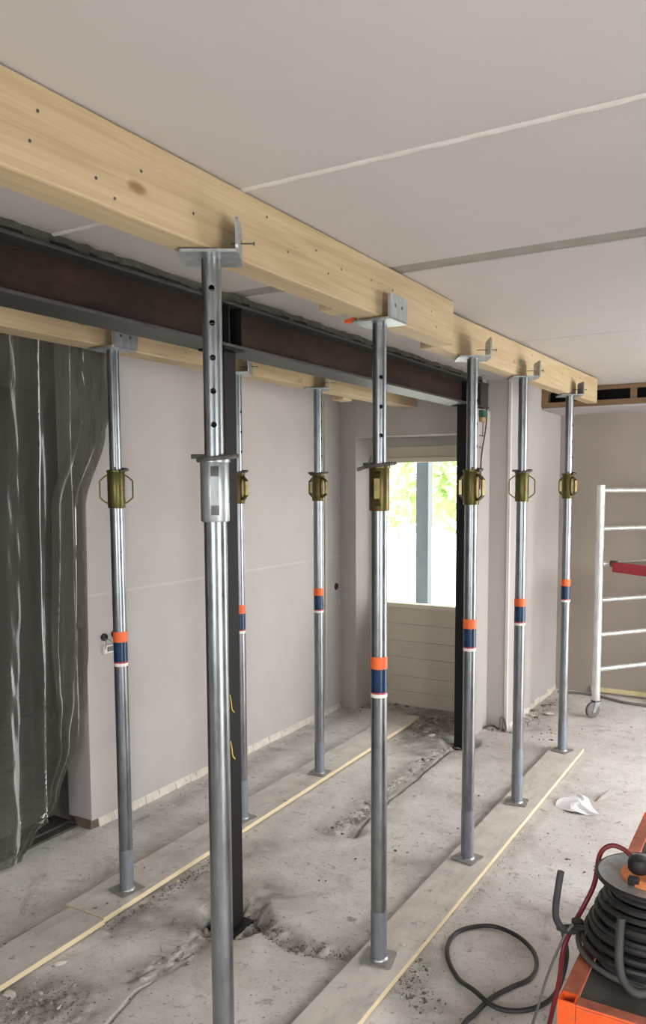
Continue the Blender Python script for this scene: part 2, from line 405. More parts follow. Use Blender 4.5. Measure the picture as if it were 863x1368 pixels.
MB().box((-5.2, 4.19, .004), (1.25, 4.196, .1)).build('joint', GREYJ, ce)
MB().box((-5.2, 5.306, .004), (1.25, 5.312, .1)).build('joint', GREYJ, ce)

# ------------------------------------------------------------------ walls
ZW = ZC+.02
wl = sroot('wall_left', 'long plastered wall left of the props', 'wall')
MB().box((-3.25, 2.85, .045), (-3.08, 5.5, ZW)).build('plaster_face', WALL, wl, bevel=.004)
MB().box((-3.2, -2.1, -.05), (-3.08, .55, ZW)).build('plaster_face', WALL, wl)
m = MB()                                    # broken plaster foot: a ragged white edge
yk = 2.9; random.seed(3)
while yk < 5.45:
    L = random.uniform(.02, .09); t = random.uniform(.002, .012); h = random.uniform(.006, .034)
    m.hexa([(-3.09,yk,-.01),(-3.08+t,yk,-.01),(-3.08+t*.8,yk+L,-.01),(-3.09,yk+L,-.01),(-3.09,yk,.05),(-3.079+t*.3,yk,h),(-3.079+t*.2,yk+L,h*.8),(-3.09,yk+L,.05)])
    yk += L*.9
o = m.build('broken_plaster_foot', RUBW, wl)
MB().box((-3.245, 2.87, -.02), (-3.09, 5.5, .06)).build('wall_core', MORTAR, wl)
MB().box((-3.081, 2.87, 1.212), (-3.0788, 5.49, 1.226)).build('joint_tape', TAPE, wl)
b = MB().box((-3.20, 2.846, -.01), (-3.085, 2.9, .05)).build('brick', m_plain('brown_brick', '6b5d50', .9, 0, .3, 14, .5), wl, bevel=.003)
o = MB(); o.box((-3.08, 5.232, .09), (-3.068, 5.262, 2.40)); o.build('corner_profile', m_plaster('grey_profile', 'b9b2a6'), wl, bevel=.002)

wf = sroot('wall_far', 'far wall of the left room around the garden window', 'wall')
MB().box((-3.2, 5.5, -.02), (-2.95, 5.95, ZW)).build('wall_pier', WALL, wf, bevel=.004)
MB().box((-2.95, 5.5, 2.14), (-1.94, 5.95, ZW)).build('lintel', WALL, wf, bevel=.003)
MB().box((-2.06, 5.6, -.02), (-1.94, 5.95, 2.14)).build('wall_pier', WALL, wf)
MB().box((-1.995, 5.24, -.05), (-1.905, 5.62, 2.295)).build('wall_nib', WALL, wf, bevel=.004)
wst = sroot('wall_stub', 'short plastered wall stub behind the far steel column', 'wall')
MB().box((-1.95, 5.58, -.03), (-1.755, 7.1, ZW)).build('plaster_body', WALL, wst, bevel=.004)
MB().box((-1.775, 5.574, 0), (-1.752, 5.60, ZC-.02)).build('corner_bead', SEAM, wst, bevel=.003)
m = MB(); yk = 5.64
while yk < 6.9:
    L = random.uniform(.04, .14); t = random.uniform(.006, .02); h = random.uniform(.02, .06)
    m.hexa([(-1.76,yk,-.01),(-1.755+t,yk,-.01),(-1.755+t,yk+L,-.01),(-1.76,yk+L,-.01),(-1.76,yk,h),(-1.752,yk,h),(-1.752,yk+L,h*.8),(-1.76,yk+L,h*.8)]); yk += L
m.build('broken_plaster_foot', RUBW, wst)
wb = sroot('wall_back', 'beige far wall of the right room behind the scaffold', 'wall')
MB().box((-1.76, 6.95, -.03), (1.25, 7.1, ZW)).build('plaster_face', FARW, wb)
bb = MB().box((-1.45, 6.925, 0.02), (1.05, 6.95, .06)).build('baseboard_far', m_plain('yellowish_skirting', 'cdbf93', .7), None, bevel=.003)
struct(bb, 'low yellowish skirting strip along the far wall', 'skirting')

wr = sroot('wall_right', 'right wall with terrace doors, outside the frame', 'wall')
for a, b in (((1.1,-2.1,-.03),(1.25,.3,ZW)), ((1.1,.3,-.03),(1.25,1.5,.2)), ((1.1,.3,2.05),(1.25,1.5,ZW)), ((1.1,1.5,-.03),(1.25,4.0,ZW)), ((1.1,4.0,2.3),(1.25,6.4,ZW)), ((1.1,4.0,-.03),(1.25,6.4,.04)), ((1.1,6.4,-.03),(1.25,7.1,ZW))):
    MB().box(a, b).build('wall_panel', FARW, wr)
wn = sroot('wall_near', 'wall behind the camera with a wide window', 'wall')
for a, b in (((-5.2,-2.1,-.03),(-1.1,-1.95,ZW)), ((-1.1,-2.1,-.03),(.5,-1.95,.9)), ((-1.1,-2.1,2.1),(.5,-1.95,ZW)), ((.5,-2.1,-.03),(1.25,-1.95,ZW))):
    MB().box(a, b).build('wall_panel', WALL, wn)
# unlit room behind the plastic sheet
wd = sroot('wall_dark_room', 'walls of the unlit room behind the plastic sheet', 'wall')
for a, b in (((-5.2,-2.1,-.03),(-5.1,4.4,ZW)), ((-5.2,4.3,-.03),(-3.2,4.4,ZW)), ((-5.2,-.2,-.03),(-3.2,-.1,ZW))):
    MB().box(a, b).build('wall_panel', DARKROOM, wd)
th = MB(); th.box((-3.36, .5, -.005), (-3.23, 2.846, .022)); th.box((-3.23, .5, -.005), (-3.175, 2.84, .012))
struct(th.build('trim_threshold', m_plain('dark_threshold', '4b443d', .8, 0, .3, 12), None, bevel=.003), 'dark dusty threshold strip below the plastic sheet', 'threshold')

# soffit of battens, right room
sf = sroot('trim_soffit', 'open batten soffit along the far wall under the ceiling', 'soffit')
MB().box((-1.75, 6.34, 2.366), (1.1, 6.375, 2.406)).build('lower_batten', BATTEN, sf, bevel=.002)
MB().box((-1.75, 6.34, 2.482), (1.1, 6.375, 2.513)).build('upper_batten', BATTEN, sf, bevel=.002)
for x in (-1.75, -1.097, -.53, .04, .61):
    MB().box((x, 6.343, 2.406), (x+.045, 6.373, 2.482)).build('stud', BATTEN, sf, bevel=.002)
MB().box((-1.75, 6.376, 2.352), (1.1, 6.95, 2.366)).build('soffit_board', WALL, sf)
MB().box((-1.75, 6.60, 2.366), (1.1, 6.62, 2.515)).build('cavity_shade_sheet', DARKST, sf)  # black sheet added as the shade inside the open soffit

# garden window in view -------------------------------------------------
YW = 5.80
w1 = sroot('window_1', 'cream garden window with boarded lower panel', 'window', (-2.5, YW, 0))
def wpart(name, x0, x1, z0, z1, y0, y1, mat, parent=w1, bevel=.003):
    return MB().box((x0+2.5, y0-YW, z0), (x1+2.5, y1-YW, z1)).build(name, mat, parent, bevel=bevel)
wpart('frame_jamb', -2.95, -2.89, 0, 2.14, 5.80, 5.88, WFRAME)
wpart('frame_jamb', -2.11, -2.05, 0, 2.14, 5.80, 5.88, WFRAME)
wpart('frame_head', -2.89, -2.11, 2.075, 2.14, 5.80, 5.88, m_plaster('grey_head', 'aaa79c'))
wpart('head_panel', -2.89, -2.11, 1.987, 2.075, 5.83, 5.87, BOARD)
wpart('transom', -2.89, -2.11, 1.95, 1.987, 5.81, 5.88, WFRAME)
wpart('sill_rail', -2.89, -2.11, .795, .828, 5.80, 5.88, WFRAME)
pn = wpart('pane', -2.89, -2.11, .828, 1.95, 5.842, 5.848, GLASS, bevel=0)
zz = [.795, .663, .524, .391, .239, .117, 0.0]
for a, b in zip(zz[1:], zz[:-1]): wpart('board', -2.89, -2.11, a+.0008, b-.0008, 5.815, 5.85, BOARD, bevel=.002)
wpart('board_backing', -2.89, -2.11, 0, .795, 5.852, 5.88, BOARD)
# right side windows and the one behind the camera
def plain_window(name, label, x0, x1, y0, y1, z0, z1, along):
    r = sroot(name, label, 'window'); t = .05
    if along == 'y':
        B = lambda a, b, c, d, nm: MB().box((x0, a, c), (x1, b, d)).build(nm, WFRAME, r, bevel=.003)
        L0, L1 = y0, y1
    else:
        B = lambda a, b, c, d, nm: MB().box((a, y0, c), (b, y1, d)).build(nm, WFRAME, r, bevel=.003)
        L0, L1 = x0, x1
    B(L0, L0+t, z0, z1, 'frame_jamb'); B(L1-t, L1, z0, z1, 'frame_jamb'); B(L0+t, L1-t, z0, z0+t, 'frame_sill'); B(L0+t, L1-t, z1-t, z1, 'frame_head')
    k = max(1, round((L1-L0)/1.1))
    for q in range(1, k): c = L0+(L1-L0)*q/k; B(c-.03, c+.03, z0+t, z1-t, 'mullion')
plain_window('window_2', 'terrace doors in the right wall, outside the frame', 1.16, 1.22, 4.0, 6.4, .04, 2.3, 'y')
plain_window('window_3_added', 'added unseen window in the right wall, lighting the near floor', 1.16, 1.22, .3, 1.5, .2, 2.05, 'y')  # added opening, made door-high to bring daylight to the near floor
plain_window('window_4', 'wide window behind the camera, outside the frame', -1.1, .5, -2.06, -2.0, .9, 2.1, 'x')

# ------------------------------------------------------------------ outdoors
gm = MB().add([(-14,7.1,-.12),(14,7.1,-.12),(14,22,-.12),(-14,22,-.12)], [(0,1,2,3)]); gm.add([(-14,5.95,-.12),(-1.95,5.95,-.12),(-1.95,7.1,-.12),(-14,7.1,-.12)], [(0,1,2,3)])
gm.add([(1.25,-8,-.12),(14,-8,-.12),(14,7.1,-.12),(1.25,7.1,-.12)], [(0,1,2,3)]); gm.add([(-14,-8,-.12),(1.25,-8,-.12),(1.25,-2.1,-.12),(-14,-2.1,-.12)], [(0,1,2,3)])
struct(gm.build('ground', m_plain('pale_paving', 'd5d2cb', .9, 0, .08, 4)), 'pale paved ground outside the garden window', 'ground')
pz = MB(); pz.box((-2.915, 6.56, -.12), (-2.80, 6.67, 2.6)); po = pz.build('outdoor_post', POST, None, bevel=.006)
tag(po, 'blue-grey square post standing just outside the garden window', 'post')
LA = m_leaf('spring_leaves', 'a9bf86', 'c9d5a6'); LB = m_leaf('dark_leaves', '93ae72', 'b7c990'); BARK = m_plain('bark', '9a8f80', .9, 0, .3)
def shrub(x, y, rx, ry, z0, z1, n, mat, label, seed):
    r = thing('garden_shrub', label, 'shrub', (x, y, -.12), 0, 'shrubs outside the garden window')
    g = np.random.default_rng(seed); m = MB(); zc, rz = (z0+z1)/2+.12, (z1-z0)/2
    for k in range(n):
        d = g.normal(size=3); d /= np.linalg.norm(d); q = d*(.55+.45*g.random())
        c = np.array([q[0]*rx, q[1]*ry, zc+q[2]*rz]); a = g.normal(size=3); a /= np.linalg.norm(a); b = np.cross(a, g.normal(size=3)); b /= np.linalg.norm(b)
        s = .05+.05*g.random(); m.add([c-a*s*1.4, c+b*s*.6, c+a*s*1.4, c-b*s*.6], [(0,1,2,3)])
    m.build('foliage', mat, r)
    s = MB()
    for k in range(3): s.tube([(0,0,0),(.1*math.cos(k*2.1),.1*math.sin(k*2.1),zc*.6),(.35*rx*math.cos(k*2.1),.35*ry*math.sin(k*2.1),zc*1.1)], [.016,.012,.008], 6)
    s.build('stem', BARK, r)
shrub(-4.3, 9.2, .8, .7, 1.15, 2.6, 800, LA, 'pale leafy shrub left of the outdoor post', 1)
shrub(-3.55, 9.9, .75, .7, 1.0, 3.0, 900, LB, 'leafy shrub directly behind the outdoor post', 2)
shrub(-3.0, 9.0, .55, .6, 1.0, 2.9, 600, LA, 'pale leafy shrub right of the outdoor post', 3)

# ------------------------------------------------------------------ steel beam and columns
sb = thing('steel_beam', 'long rust-brown steel I-beam below the ceiling between the timber beams', 'steel beam', (-1.957, 0, 2.30))
Y0, Y1 = -.4, 5.47
MB().box((-.078, Y0, 0), (.078, Y1, .012)).build('bottom_flange', FLANGE, sb, bevel=.002)
MB().box((-.078, Y0, .158), (.078, Y1, .170)).build('top_flange', FLANGE, sb, bevel=.002)
MB().box((-.004, Y0, .012), (.004, Y1, .158)).build('web', RUST, sb)
for y in (2.50, 2.58, 5.14, 5.44):
    MB().box((.004, y-.004, .012), (.072, y+.004, .158)).build('stiffener', DARKST, sb)
MB().box((.06, 5.30, .012), (.078, 5.45, .158)).build('end_plate', FLANGE, sb, bevel=.002)
mm = MB(); random.seed(11); yk = -.4; a2_ = -1.925
while yk < 5.45:                            # ragged mortar left over the beam
    L = random.uniform(.02, .07); a = a2_; z0 = 2.482+random.uniform(0, .012); a2 = a2_ = -1.925+random.uniform(-.01, .014)
    mm.hexa([(-2.06,yk,2.471),(a+.008,yk,z0),(a2+.008,yk+L,z0),(-2.06,yk+L,2.471),(-2.06,yk,ZC),(a,yk,ZC),(a2,yk+L,ZC),(-2.06,yk+L,ZC)]); yk += L
struct(mm.build('trim_mortar', MORTAR), 'ragged mortar strip between steel beam and ceiling', 'mortar')
def column(x, y, label, ties=False):
    r = thing('steel_column', label, 'column', (x, y, -.045))
    MB().box((-.04, -.04, .01), (.04, .04, 2.337)).build('shaft', DARKST, r, bevel=.006)
    MB().box((-.07, -.07, 0), (.07, .07, .012)).build('foot_plate', DARKST, r, bevel=.002)
    MB().box((-.065, -.065, 2.337), (.065, .065, 2.345)).build('head_plate', DARKST, r, bevel=.002)
    return r
c1 = column(-1.954, 2.54, 'black square steel column behind the nearest prop')
YEL = m_plain('yellow_string', 'd9bc4a', .7)
for z, s in ((.93, 1), (.74, -1)):
    MB().tube(spline([(.042,-.035,z+.06),(.044,-.03,z+.03),(.044,-.025,z),(.052,-.02,z-.015)], 5), .0022, 5).build('yellow_string', YEL, c1)
column(-1.937, 5.15, 'black square steel column in front of the far wall stub')

# ------------------------------------------------------------------ timber beams
def beam(name, label, x_near, x_far, wd, y0, y1, z0, z1, nails=()):
    cx0 = (x_near+x_far)/2-wd/2; ym = (y0+y1)/2
    r = thing(name, label, 'timber beam', (cx0, ym, z0), 0, 'timber beams on the props')
    a = math.atan2(-(x_far-x_near), y1-y0); r.rotation_euler = (0, 0, a); L = math.hypot(y1-y0, x_far-x_near)
    MB().box((-wd/2, -L/2, 0), (wd/2, L/2, z1-z0)).build('timber', PINE, r, bevel=.006)
    for y, z in nails:
        MB().lathe([(.0034, 0), (.0034, .0025)], 8).build('nail_head', PIN, r, loc=(wd/2-.001, y-ym, z-z0)).rotation_euler = (0, PI/2, 0)
    return r
NB = [(1.06, 2.46),(1.04, 2.40),(1.20, 2.385),(1.33, 2.44),(1.25, 2.36),(1.80, 2.475),(2.05, 2.45),(2.12, 2.40),(2.2, 2.43),(2.4, 2.44),(2.56, 2.44),(2.6, 2.40),(2.9, 2.43),(2.95, 2.38),(1.5, 2.40),(1.9, 2.41)]
beam('timber_beam', 'thick new pine beam across the upper left on the nearest prop', -1.232, -1.228, .09, .3, 3.13, 2.337, 2.512, NB)
beam('timber_beam', 'pine beam on the three rear props, lapped behind the nearer beam end', -1.305, -1.235, .075, 3.135, 5.88, 2.337, 2.505, [(4.4, 2.47),(4.6, 2.42),(5.0, 2.44),(5.4, 2.46)])
beam('timber_beam', 'pine beam behind the steel beam on the left props', -2.44, -2.435, .115, .3, 5.55, 2.337, 2.512, [(2.9, 2.38),(3.3, 2.41),(3.9, 2.37)])
bo = MB().box((-1.375, 2.31, 2.34), (-1.324, 2.40, 2.38)).build('timber_offcut', PINE, None, bevel=.003); tag(bo, 'short pine offcut under the ceiling behind the nearest pine beam', 'offcut')
bo = MB().box((-2.64, 4.60, 2.325), (-2.56, 4.72, 2.40)).build('timber_offcut', PINE, None, bevel=.003); tag(bo, 'short pine offcut beside the head of the rear left prop', 'offcut')

# ------------------------------------------------------------------ planks on the floor
def plank(label, pts, y0, y1, z0, th):
    (a0, b0), (a1, b1) = pts
    ym = (y0+y1)/2; xm = (a0+b0+a1+b1)/4; m = MB()
    P = [(a0-xm,y0-ym,0),(b0-xm,y0-ym,0),(b1-xm,y1-ym,0),(a1-xm,y1-ym,0)]; m.hexa(P+[(x, y, th) for x, y, _ in P])
    m.m = [1, 0, 1, 1, 1, 1]
    o = m.build('floor_plank', [DUST, PINE2], None, bevel=.002, loc=(xm, ym, z0)); return tag(o, label, 'plank', 'planks under the props')
plank('dusty pine plank under the five right-hand props', ((-1.352, -1.168), (-1.348, -1.152)), .6, 5.335, .008, .022)
plank('dusty pine plank under the left-hand props along the white wall', ((-2.575, -2.353), (-2.60, -2.395)), 2.225, 5.48, .008, .022)
plank('short dusty plank in the lower left corner butting the longer plank', ((-2.53, -2.332), (-2.545, -2.342)), .6, 2.219, .008, .022)

# ------------------------------------------------------------------ props
def hollow(r, ri, z0, z1, n=28): return MB().lathe([(r, z0), (r, z1), (ri, z1), (ri, z0)], n, close=True)
def drilled_tube(zs):
    a = hollow(.0245, .0205, 1.66, 2.297, 32).build('tmp_tube', GALV, None)
    cut = MB()
    for z in zs: 
        q = MB().lathe([(.0075, -.05), (.0075, .05)], 14); cut.add([(vx, vz, vy+z) for vx, vy, vz in q.v], q.f)
    c = cut.build('tmp_cut', None)
    md = a.modifiers.new('b', 'BOOLEAN'); md.operation = 'DIFFERENCE'; md.object = c; md.solver = 'EXACT'
    dg = bpy.context.evaluated_depsgraph_get(); me = bpy.data.meshes.new_from_object(a.evaluated_get(dg))
    bpy.data.objects.remove(a, do_unlink=True); bpy.data.objects.remove(c, do_unlink=True)
    for p in me.polygons: p.use_smooth = True
    try: me.set_sharp_from_angle(angle=math.radians(35))
    except Exception: pass
    me.name = 'inner_tube'; return me
ZP = .030                                   # plank top
INNER_A = drilled_tube([1.913, 2.012, 2.112]); INNER_B = drilled_tube([1.893, 1.975, 2.056, 2.14, 2.223])
ME = {}
def rrect(hx, hy, r, n=4):
    out = []
    for sx, sy, a0 in ((1,1,0),(-1,1,PI/2),(-1,-1,PI),(1,-1,3*PI/2)):
        for k in range(n+1): a = a0+PI/2*k/n; out.append((sx*(hx-r)+r*math.cos(a), sy*(hy-r)+r*math.sin(a)))
    return out
ME['base_plate'] = MB().prism(rrect(.058, .058, .012), 0, .006).mesh('base_plate')
ME['outer_tube'] = hollow(.0288, .0252, .006, 1.66).mesh('outer_tube', True)
ME['weld'] = MB().lathe([(.029, .006), (.035, .006), (.033, .010), (.0295, .013)], 24, close=True).mesh('weld_bead', True)
def sleeve(h):
    k = 'sleeve%.2f' % h
    if k not in ME: ME[k] = hollow(.0298, .0285, .006, h, 28).mesh('base_sleeve', True)
    return ME[k]
ME['collar'] = MB().lathe([(.0292, 1.652), (.034, 1.652), (.036, 1.656), (.036, 1.805), (.034, 1.809), (.0255, 1.809), (.0255, 1.80), (.0292, 1.79)], 28, close=True).mesh('collar', True)
ME['collar_ring'] = MB().lathe([(.036, 1.80), (.039, 1.801), (.039, 1.808), (.036, 1.81)], 28, close=True).mesh('collar_ring', True)
hp = spline([(.034,0,1.672),(.045,0,1.677),(.064,0,1.694),(.066,0,1.702),(.066,0,1.758),(.064,0,1.766),(.045,0,1.783),(.034,0,1.788)], 3)
ME['handle'] = MB().strip(hp, (0, .020, 0), .0065, 0).mesh('handle')
pp = [(-.058,0,1.815),(.05,0,1.817)]
for k in range(1, 9): a = -PI*k/9.5; pp.append((.05*math.cos(a)*.98, .048*math.sin(a), 1.817-.003*k/2))
ME['pin'] = MB().tube(spline(pp, 3), .0058, 8).mesh('locking_pin', True)
ME['orange'] = hollow(.0302, .0286, 1.09, 1.134, 28).mesh('orange_band', True)
ME['blue'] = hollow(.0294, .0286, 1.0, 1.09, 28).mesh('blue_label', True)
ME['red'] = hollow(.02965, .0286, .9995, 1.006, 28).mesh('red_edge', True)
ME['strip'] = hollow(.0298, .0286, .987, 1.0, 28).mesh('white_strip', True)
hm = MB(); hm.prism(rrect(.073, .070, .010), 2.296, 2.303); ME['head_plate'] = hm.mesh('head_plate')
um = MB()
prof = rrect(.070, .042, .016)
q = MB().prism(prof, 0, .007); um.add([(.066+z, x, 2.303+.036+y) for x, y, z in q.v], q.f); ME['upstand'] = um.mesh('upstand')
for i_, y in enumerate((-.026, .026)):
    hl = MB(); q = MB().lathe([(.0065, 0), (.0065, .001)], 12); hl.add([(.0731+z*.2+.00001, y+vx, 2.345+vy) for vx, vy, z in q.v], q.f)
    ME['hole%d' % i_] = hl.mesh('nail_hole')
ME['nail'] = MB().tube([(.02, .012, 2.338), (.105, .012, 2.338)], .0019, 6).tube([(.104,.012,2.338),(.107,.012,2.338)], .005, 8).mesh('nail')
def prop(x, y, label, head=0, col=0, pin=0, near=False, seam=.2, nail=True, tilt=(0, 0), lab=True):
    r = thing('steel_prop', label, 'prop', (x, y, ZP), 0, 'adjustable steel props')
    r.rotation_euler = (tilt[0], tilt[1], 0)
    L = lambda name, me, mat, rz=0, parent=None: link(name, me, mat, parent or r, rz=rz)
    L('base_plate', ME['base_plate'], BASEP, random.uniform(-.25, .25)); L('weld_bead', ME['weld'], GALV2)
    L('outer_tube', ME['outer_tube'], GALV); L('base_sleeve', sleeve(seam), SLEEVE)
    L('inner_tube', INNER_B if near else INNER_A, GALV, col+PI/2+(.35 if not near else 0))
    cm = GALV2 if near else CHROM
    def fresh(me):                          # same shape, other coating
        if not near: return me
        k = me.name+'_galv'
        if k not in ME: ME[k] = me.copy(); ME[k].materials.clear()
        return ME[k]
    c = L('collar', fresh(ME['collar']), cm, col); L('collar_ring', fresh(ME['collar_ring']), cm, 0, c)
    for s in (0, PI): L('handle', fresh(ME['handle']), cm, s, c)
    L('locking_pin', ME['pin'], PIN, pin)
    if lab:
        L('orange_band', ME['orange'], ORANGE); b = L('blue_label', ME['blue'], BLUE); L('white_strip', ME['strip'], WHITE, 0, b); L('red_edge', ME['red'], REDL, 0, b)
    h = L('head_plate', ME['head_plate'], GALV2, head); L('upstand', ME['upstand'], GALV2, 0, h); L('nail_hole', ME['hole0'], PIN, 0, h); L('nail_hole', ME['hole1'], PIN, 0, h)
    if nail: L('nail', ME['nail'], PIN, 0, h)
    return r
XR, XL = -1.265, -2.438
def va(x, y): return math.atan2(-y, -x)     # direction from the prop to where the photographer stood
prop(XR, 1.608, 'nearest prop with galvanised collar and five drilled holes, cut by the bottom edge', .55, va(XR, 1.608), va(XR,1.608)+PI/2+.1, True, .22, True, (0, 0), False)
p2 = prop(XR, 2.533, 'prop with a hooked dark pin in front of the garden window', 0, va(XR, 2.533)-.12, .3, seam=.19, nail=False)
a_ = va(XR, 2.533)-PI/2; hk = lambda r_, z: (r_*math.cos(a_), r_*math.sin(a_), z)
MB().tube(spline([hk(.030, 1.842), hk(.034, 1.826), hk(.040, 1.812), hk(.056, 1.803), hk(.078, 1.796)], 5), [.004]*11+[.0065]*10, 8).build('pin_hook', PIN, p2, smooth=True)
prop(XR, 3.456, 'prop in front of the far black column', .5, va(XR, 3.456)+.9, 2.1, seam=.235)
prop(XR, 4.226, 'prop in front of the lit edge of the wall stub', .5, va(XR, 4.226)+PI/2, .9, seam=.30)
prop(XR, 5.218, 'rearmost right prop at the far end of the right plank', .5, va(XR, 5.218)+.8, 1.9, seam=.2)
prop(XL, 2.443, 'front left prop beside the plastic sheet', 0, va(XL, 2.443)+PI/2, 2.2, seam=.185, nail=False)
prop(XL-.01, 3.30, 'left prop mostly hidden behind the near black column', .5, va(XL, 3.30)+.7, 1.2, seam=.21)
prop(XL, 4.075, 'rear left prop on the left plank near the far wall corner', .5, va(XL, 4.075)+.8, .5, seam=.2)
ow = MB().hexa([(-.022,-.012,0),(.022,-.012,0),(.022,.012,0),(-.022,.012,0),(-.022,-.01,.012),(.018,-.01,.018),(.018,.01,.018),(-.022,.01,.012)]).build('plastic_wedge', ORANGE, None, bevel=.002, loc=(-1.358, 2.50, 2.3335))
tag(ow, 'tiny orange plastic wedge on the head plate of the prop before the window', 'wedge')

# ------------------------------------------------------------------ plastic sheet
ns, nz = 150, 90; vs_ = []; fs = []
def right_edge(z):
    k = [(2.5, 3.03), (2.42, 3.02), (2.18, 3.06), (2.05, 3.0), (1.66, 2.86), (.95, 2.85), (.73, 2.82), (.5, 2.77), (.25, 2.66), (.085, 2.50), (.02, 2.42)]
    for (z1, y1), (z2, y2) in zip(k[:-1], k[1:]):
        if z2 <= z <= z1: t = (z1-z)/(z1-z2); t = t*t*(3-2*t); return y1+(y2-y1)*t
    return k[-1][1]
for j in range(nz+1):
    z = 2.5-(2.5-.015)*j/nz
    for i in range(ns+1):
        u = i/ns; t = j/nz; er = right_edge(z)
        y = .5+1.7*u/.4 if u < .4 else 2.2+(er-2.2)*(u-.4)/.6
        lean = .05*(t-.3)                       # the folds fan out a little towards the floor
        fold = lambda c, wd_, amp: amp*math.exp(-((y+lean*(2.9-c)*2-c-.010*math.sin(z*1.7+c*30))/wd_)**2)
        f = fold(2.38, .05, .03)+fold(2.49, .035, -.03)+fold(2.565, .022, .036)+fold(2.65, .04, -.034)+fold(2.76, .025, .024)+fold(2.2, .05, -.04)+fold(2.0, .06, .04)+fold(1.6, .08, -.04)+fold(1.2, .07, .04)+fold(.8, .07, -.03)
        f += .004*math.sin(y*37+3*math.sin(z*3.1+y*5))+.0025*math.sin(z*23+y*61)*(1 if y < 2.5 else .3)
        x = -3.06-.045*t+f*(.75+.4*t)
        if y > 2.80: x = max(x, -3.066)
        if z > 2.0 and y > 2.85: x = -3.06+.004*math.sin(u*60)
        vs_.append((x, y, z))
for j in range(nz):
    for i in range(ns):
        a = j*(ns+1)+i; fs.append((a, a+1, a+ns+2, a+ns+1))
pm = MB(); pm.add(vs_, fs); ps = pm.build('plastic_sheet', PLAST, None, smooth=True)
hv, hf = [], []; nh = 14
for j in range(nz+1):
    z = 2.47-(2.47-.012)*j/nz; e = right_edge(z)-.012; wd_ = .21 if z > .95 else .045+.165*(z/.95)**1.6
    for i in range(nh+1):
        u = i/nh; y = e-wd_*(1-u)+.006*math.sin(z*5+u*3)
        x = -3.052-.045*(2.5-z)/2.5+.012*math.sin(u*13+.5*math.sin(z*2))+.010*u
        if y > 2.80: x = max(x, -3.062)
        if z > 2.0 and y > 2.85: x = -3.052+.003*math.sin(u*20)
        hv.append((x, y, z))
for j in range(nz):
    for i in range(nh): a = j*(nh+1)+i; hf.append((a, a+1, a+nh+2, a+nh+1))
hem = MB().add(hv, hf).build('folded_edge', PLAST, ps, smooth=True)
tag(ps, 'dusty translucent plastic sheet hung in folds over the dark opening', 'plastic sheet')

# ------------------------------------------------------------------ wall fittings
so = thing('socket_remains', 'bare socket with wires and two black pipe ends on the white wall', 'socket', (-3.08, 2.985, .93))
for y, z, rr in ((-.018, .062, .019), (.055, .068, .019)):
    MB().lathe([(rr*.55, 0), (rr, 0), (rr, .012), (rr*.7, .012), (rr*.55, .004)], 18, close=True).build('pipe_end', RUBBER, so, loc=(.001, y, z)).rotation_euler = (0, PI/2, 0)
    MB().lathe([(rr*.75, 0), (rr*.75, .003)], 16).build('pipe_mouth', RUBBER, so, loc=(.001, y, z)).rotation_euler = (0, PI/2, 0)
MB().box((0, -.03, -.025), (.018, .055, .018)).build('socket_body', WHITE, so, bevel=.005)
MB().box((.018, -.012, -.015), (.026, .036, .010)).build('socket_insert', GREYC, so, bevel=.003)
for a, b in (((.006,-.016,.055),(.02,-.028,.0)), ((.006,-.014,.055),(.022,.03,.012)), ((.006,.05,.062),(.02,.045,.012))):
    MB().tube(spline([a, ((a[0]+b[0])/2+.01, (a[1]+b[1])/2, (a[2]+b[2])/2+.008), b], 5), .0022, 5).build('wire', GREYC, so)
wh = thing('wall_pipe_end', 'single round black pipe end in the wall near the far corner', 'pipe end', (-3.08, 5.415, .985))
MB().lathe([(.012, 0), (.026, 0), (.026, .006), (.020, .006), (.012, .002)], 18, close=True).build('rim', RUBBER, wh).rotation_euler = (0, PI/2, 0)
MB().lathe([(.02, 0), (.02, .003)], 16).build('mouth', RUBBER, wh).rotation_euler = (0, PI/2, 0)
cb = thing('junction_cables', 'brown cable with a green connector at the end of the steel beam', 'cable', (-1.9, 5.4, 2.29))
MB().tube(spline([(.012,.045,.02),(.013,.045,-.06),(.013,.03,-.13),(.012,-.02,-.25),(.012,-.05,-.33),(.011,-.06,-.45),(.008,-.062,-.55)], 8), .005, 6).build('cable', m_plain('brown_cable', '4a3a2e', .6), cb, smooth=True)
MB().box((.0, -.07, -.055), (.03, .02, -.01)).build('connector', m_plain('green_connector', '2f5a45', .5), cb, bevel=.004)
MB().box((.0, -.06, -.09), (.022, .005, -.055)).build('terminal', m_plain('tan_terminal', 'b08c68', .6), cb, bevel=.004)
for z, y0 in ((-.18, -.075), (-.26, -.085)):
    MB().tube(spline([(.008, y0, z), (.016, y0+.04, z-.004), (.012, .02 if z > -.2 else -.02, z+.002)], 5), .0032, 5).build('branch_wire', PIN, cb)
MB().tube([(.010, -.02, -.09), (.010, -.022, -.18)], .003, 5).build('branch_wire', PIN, cb)

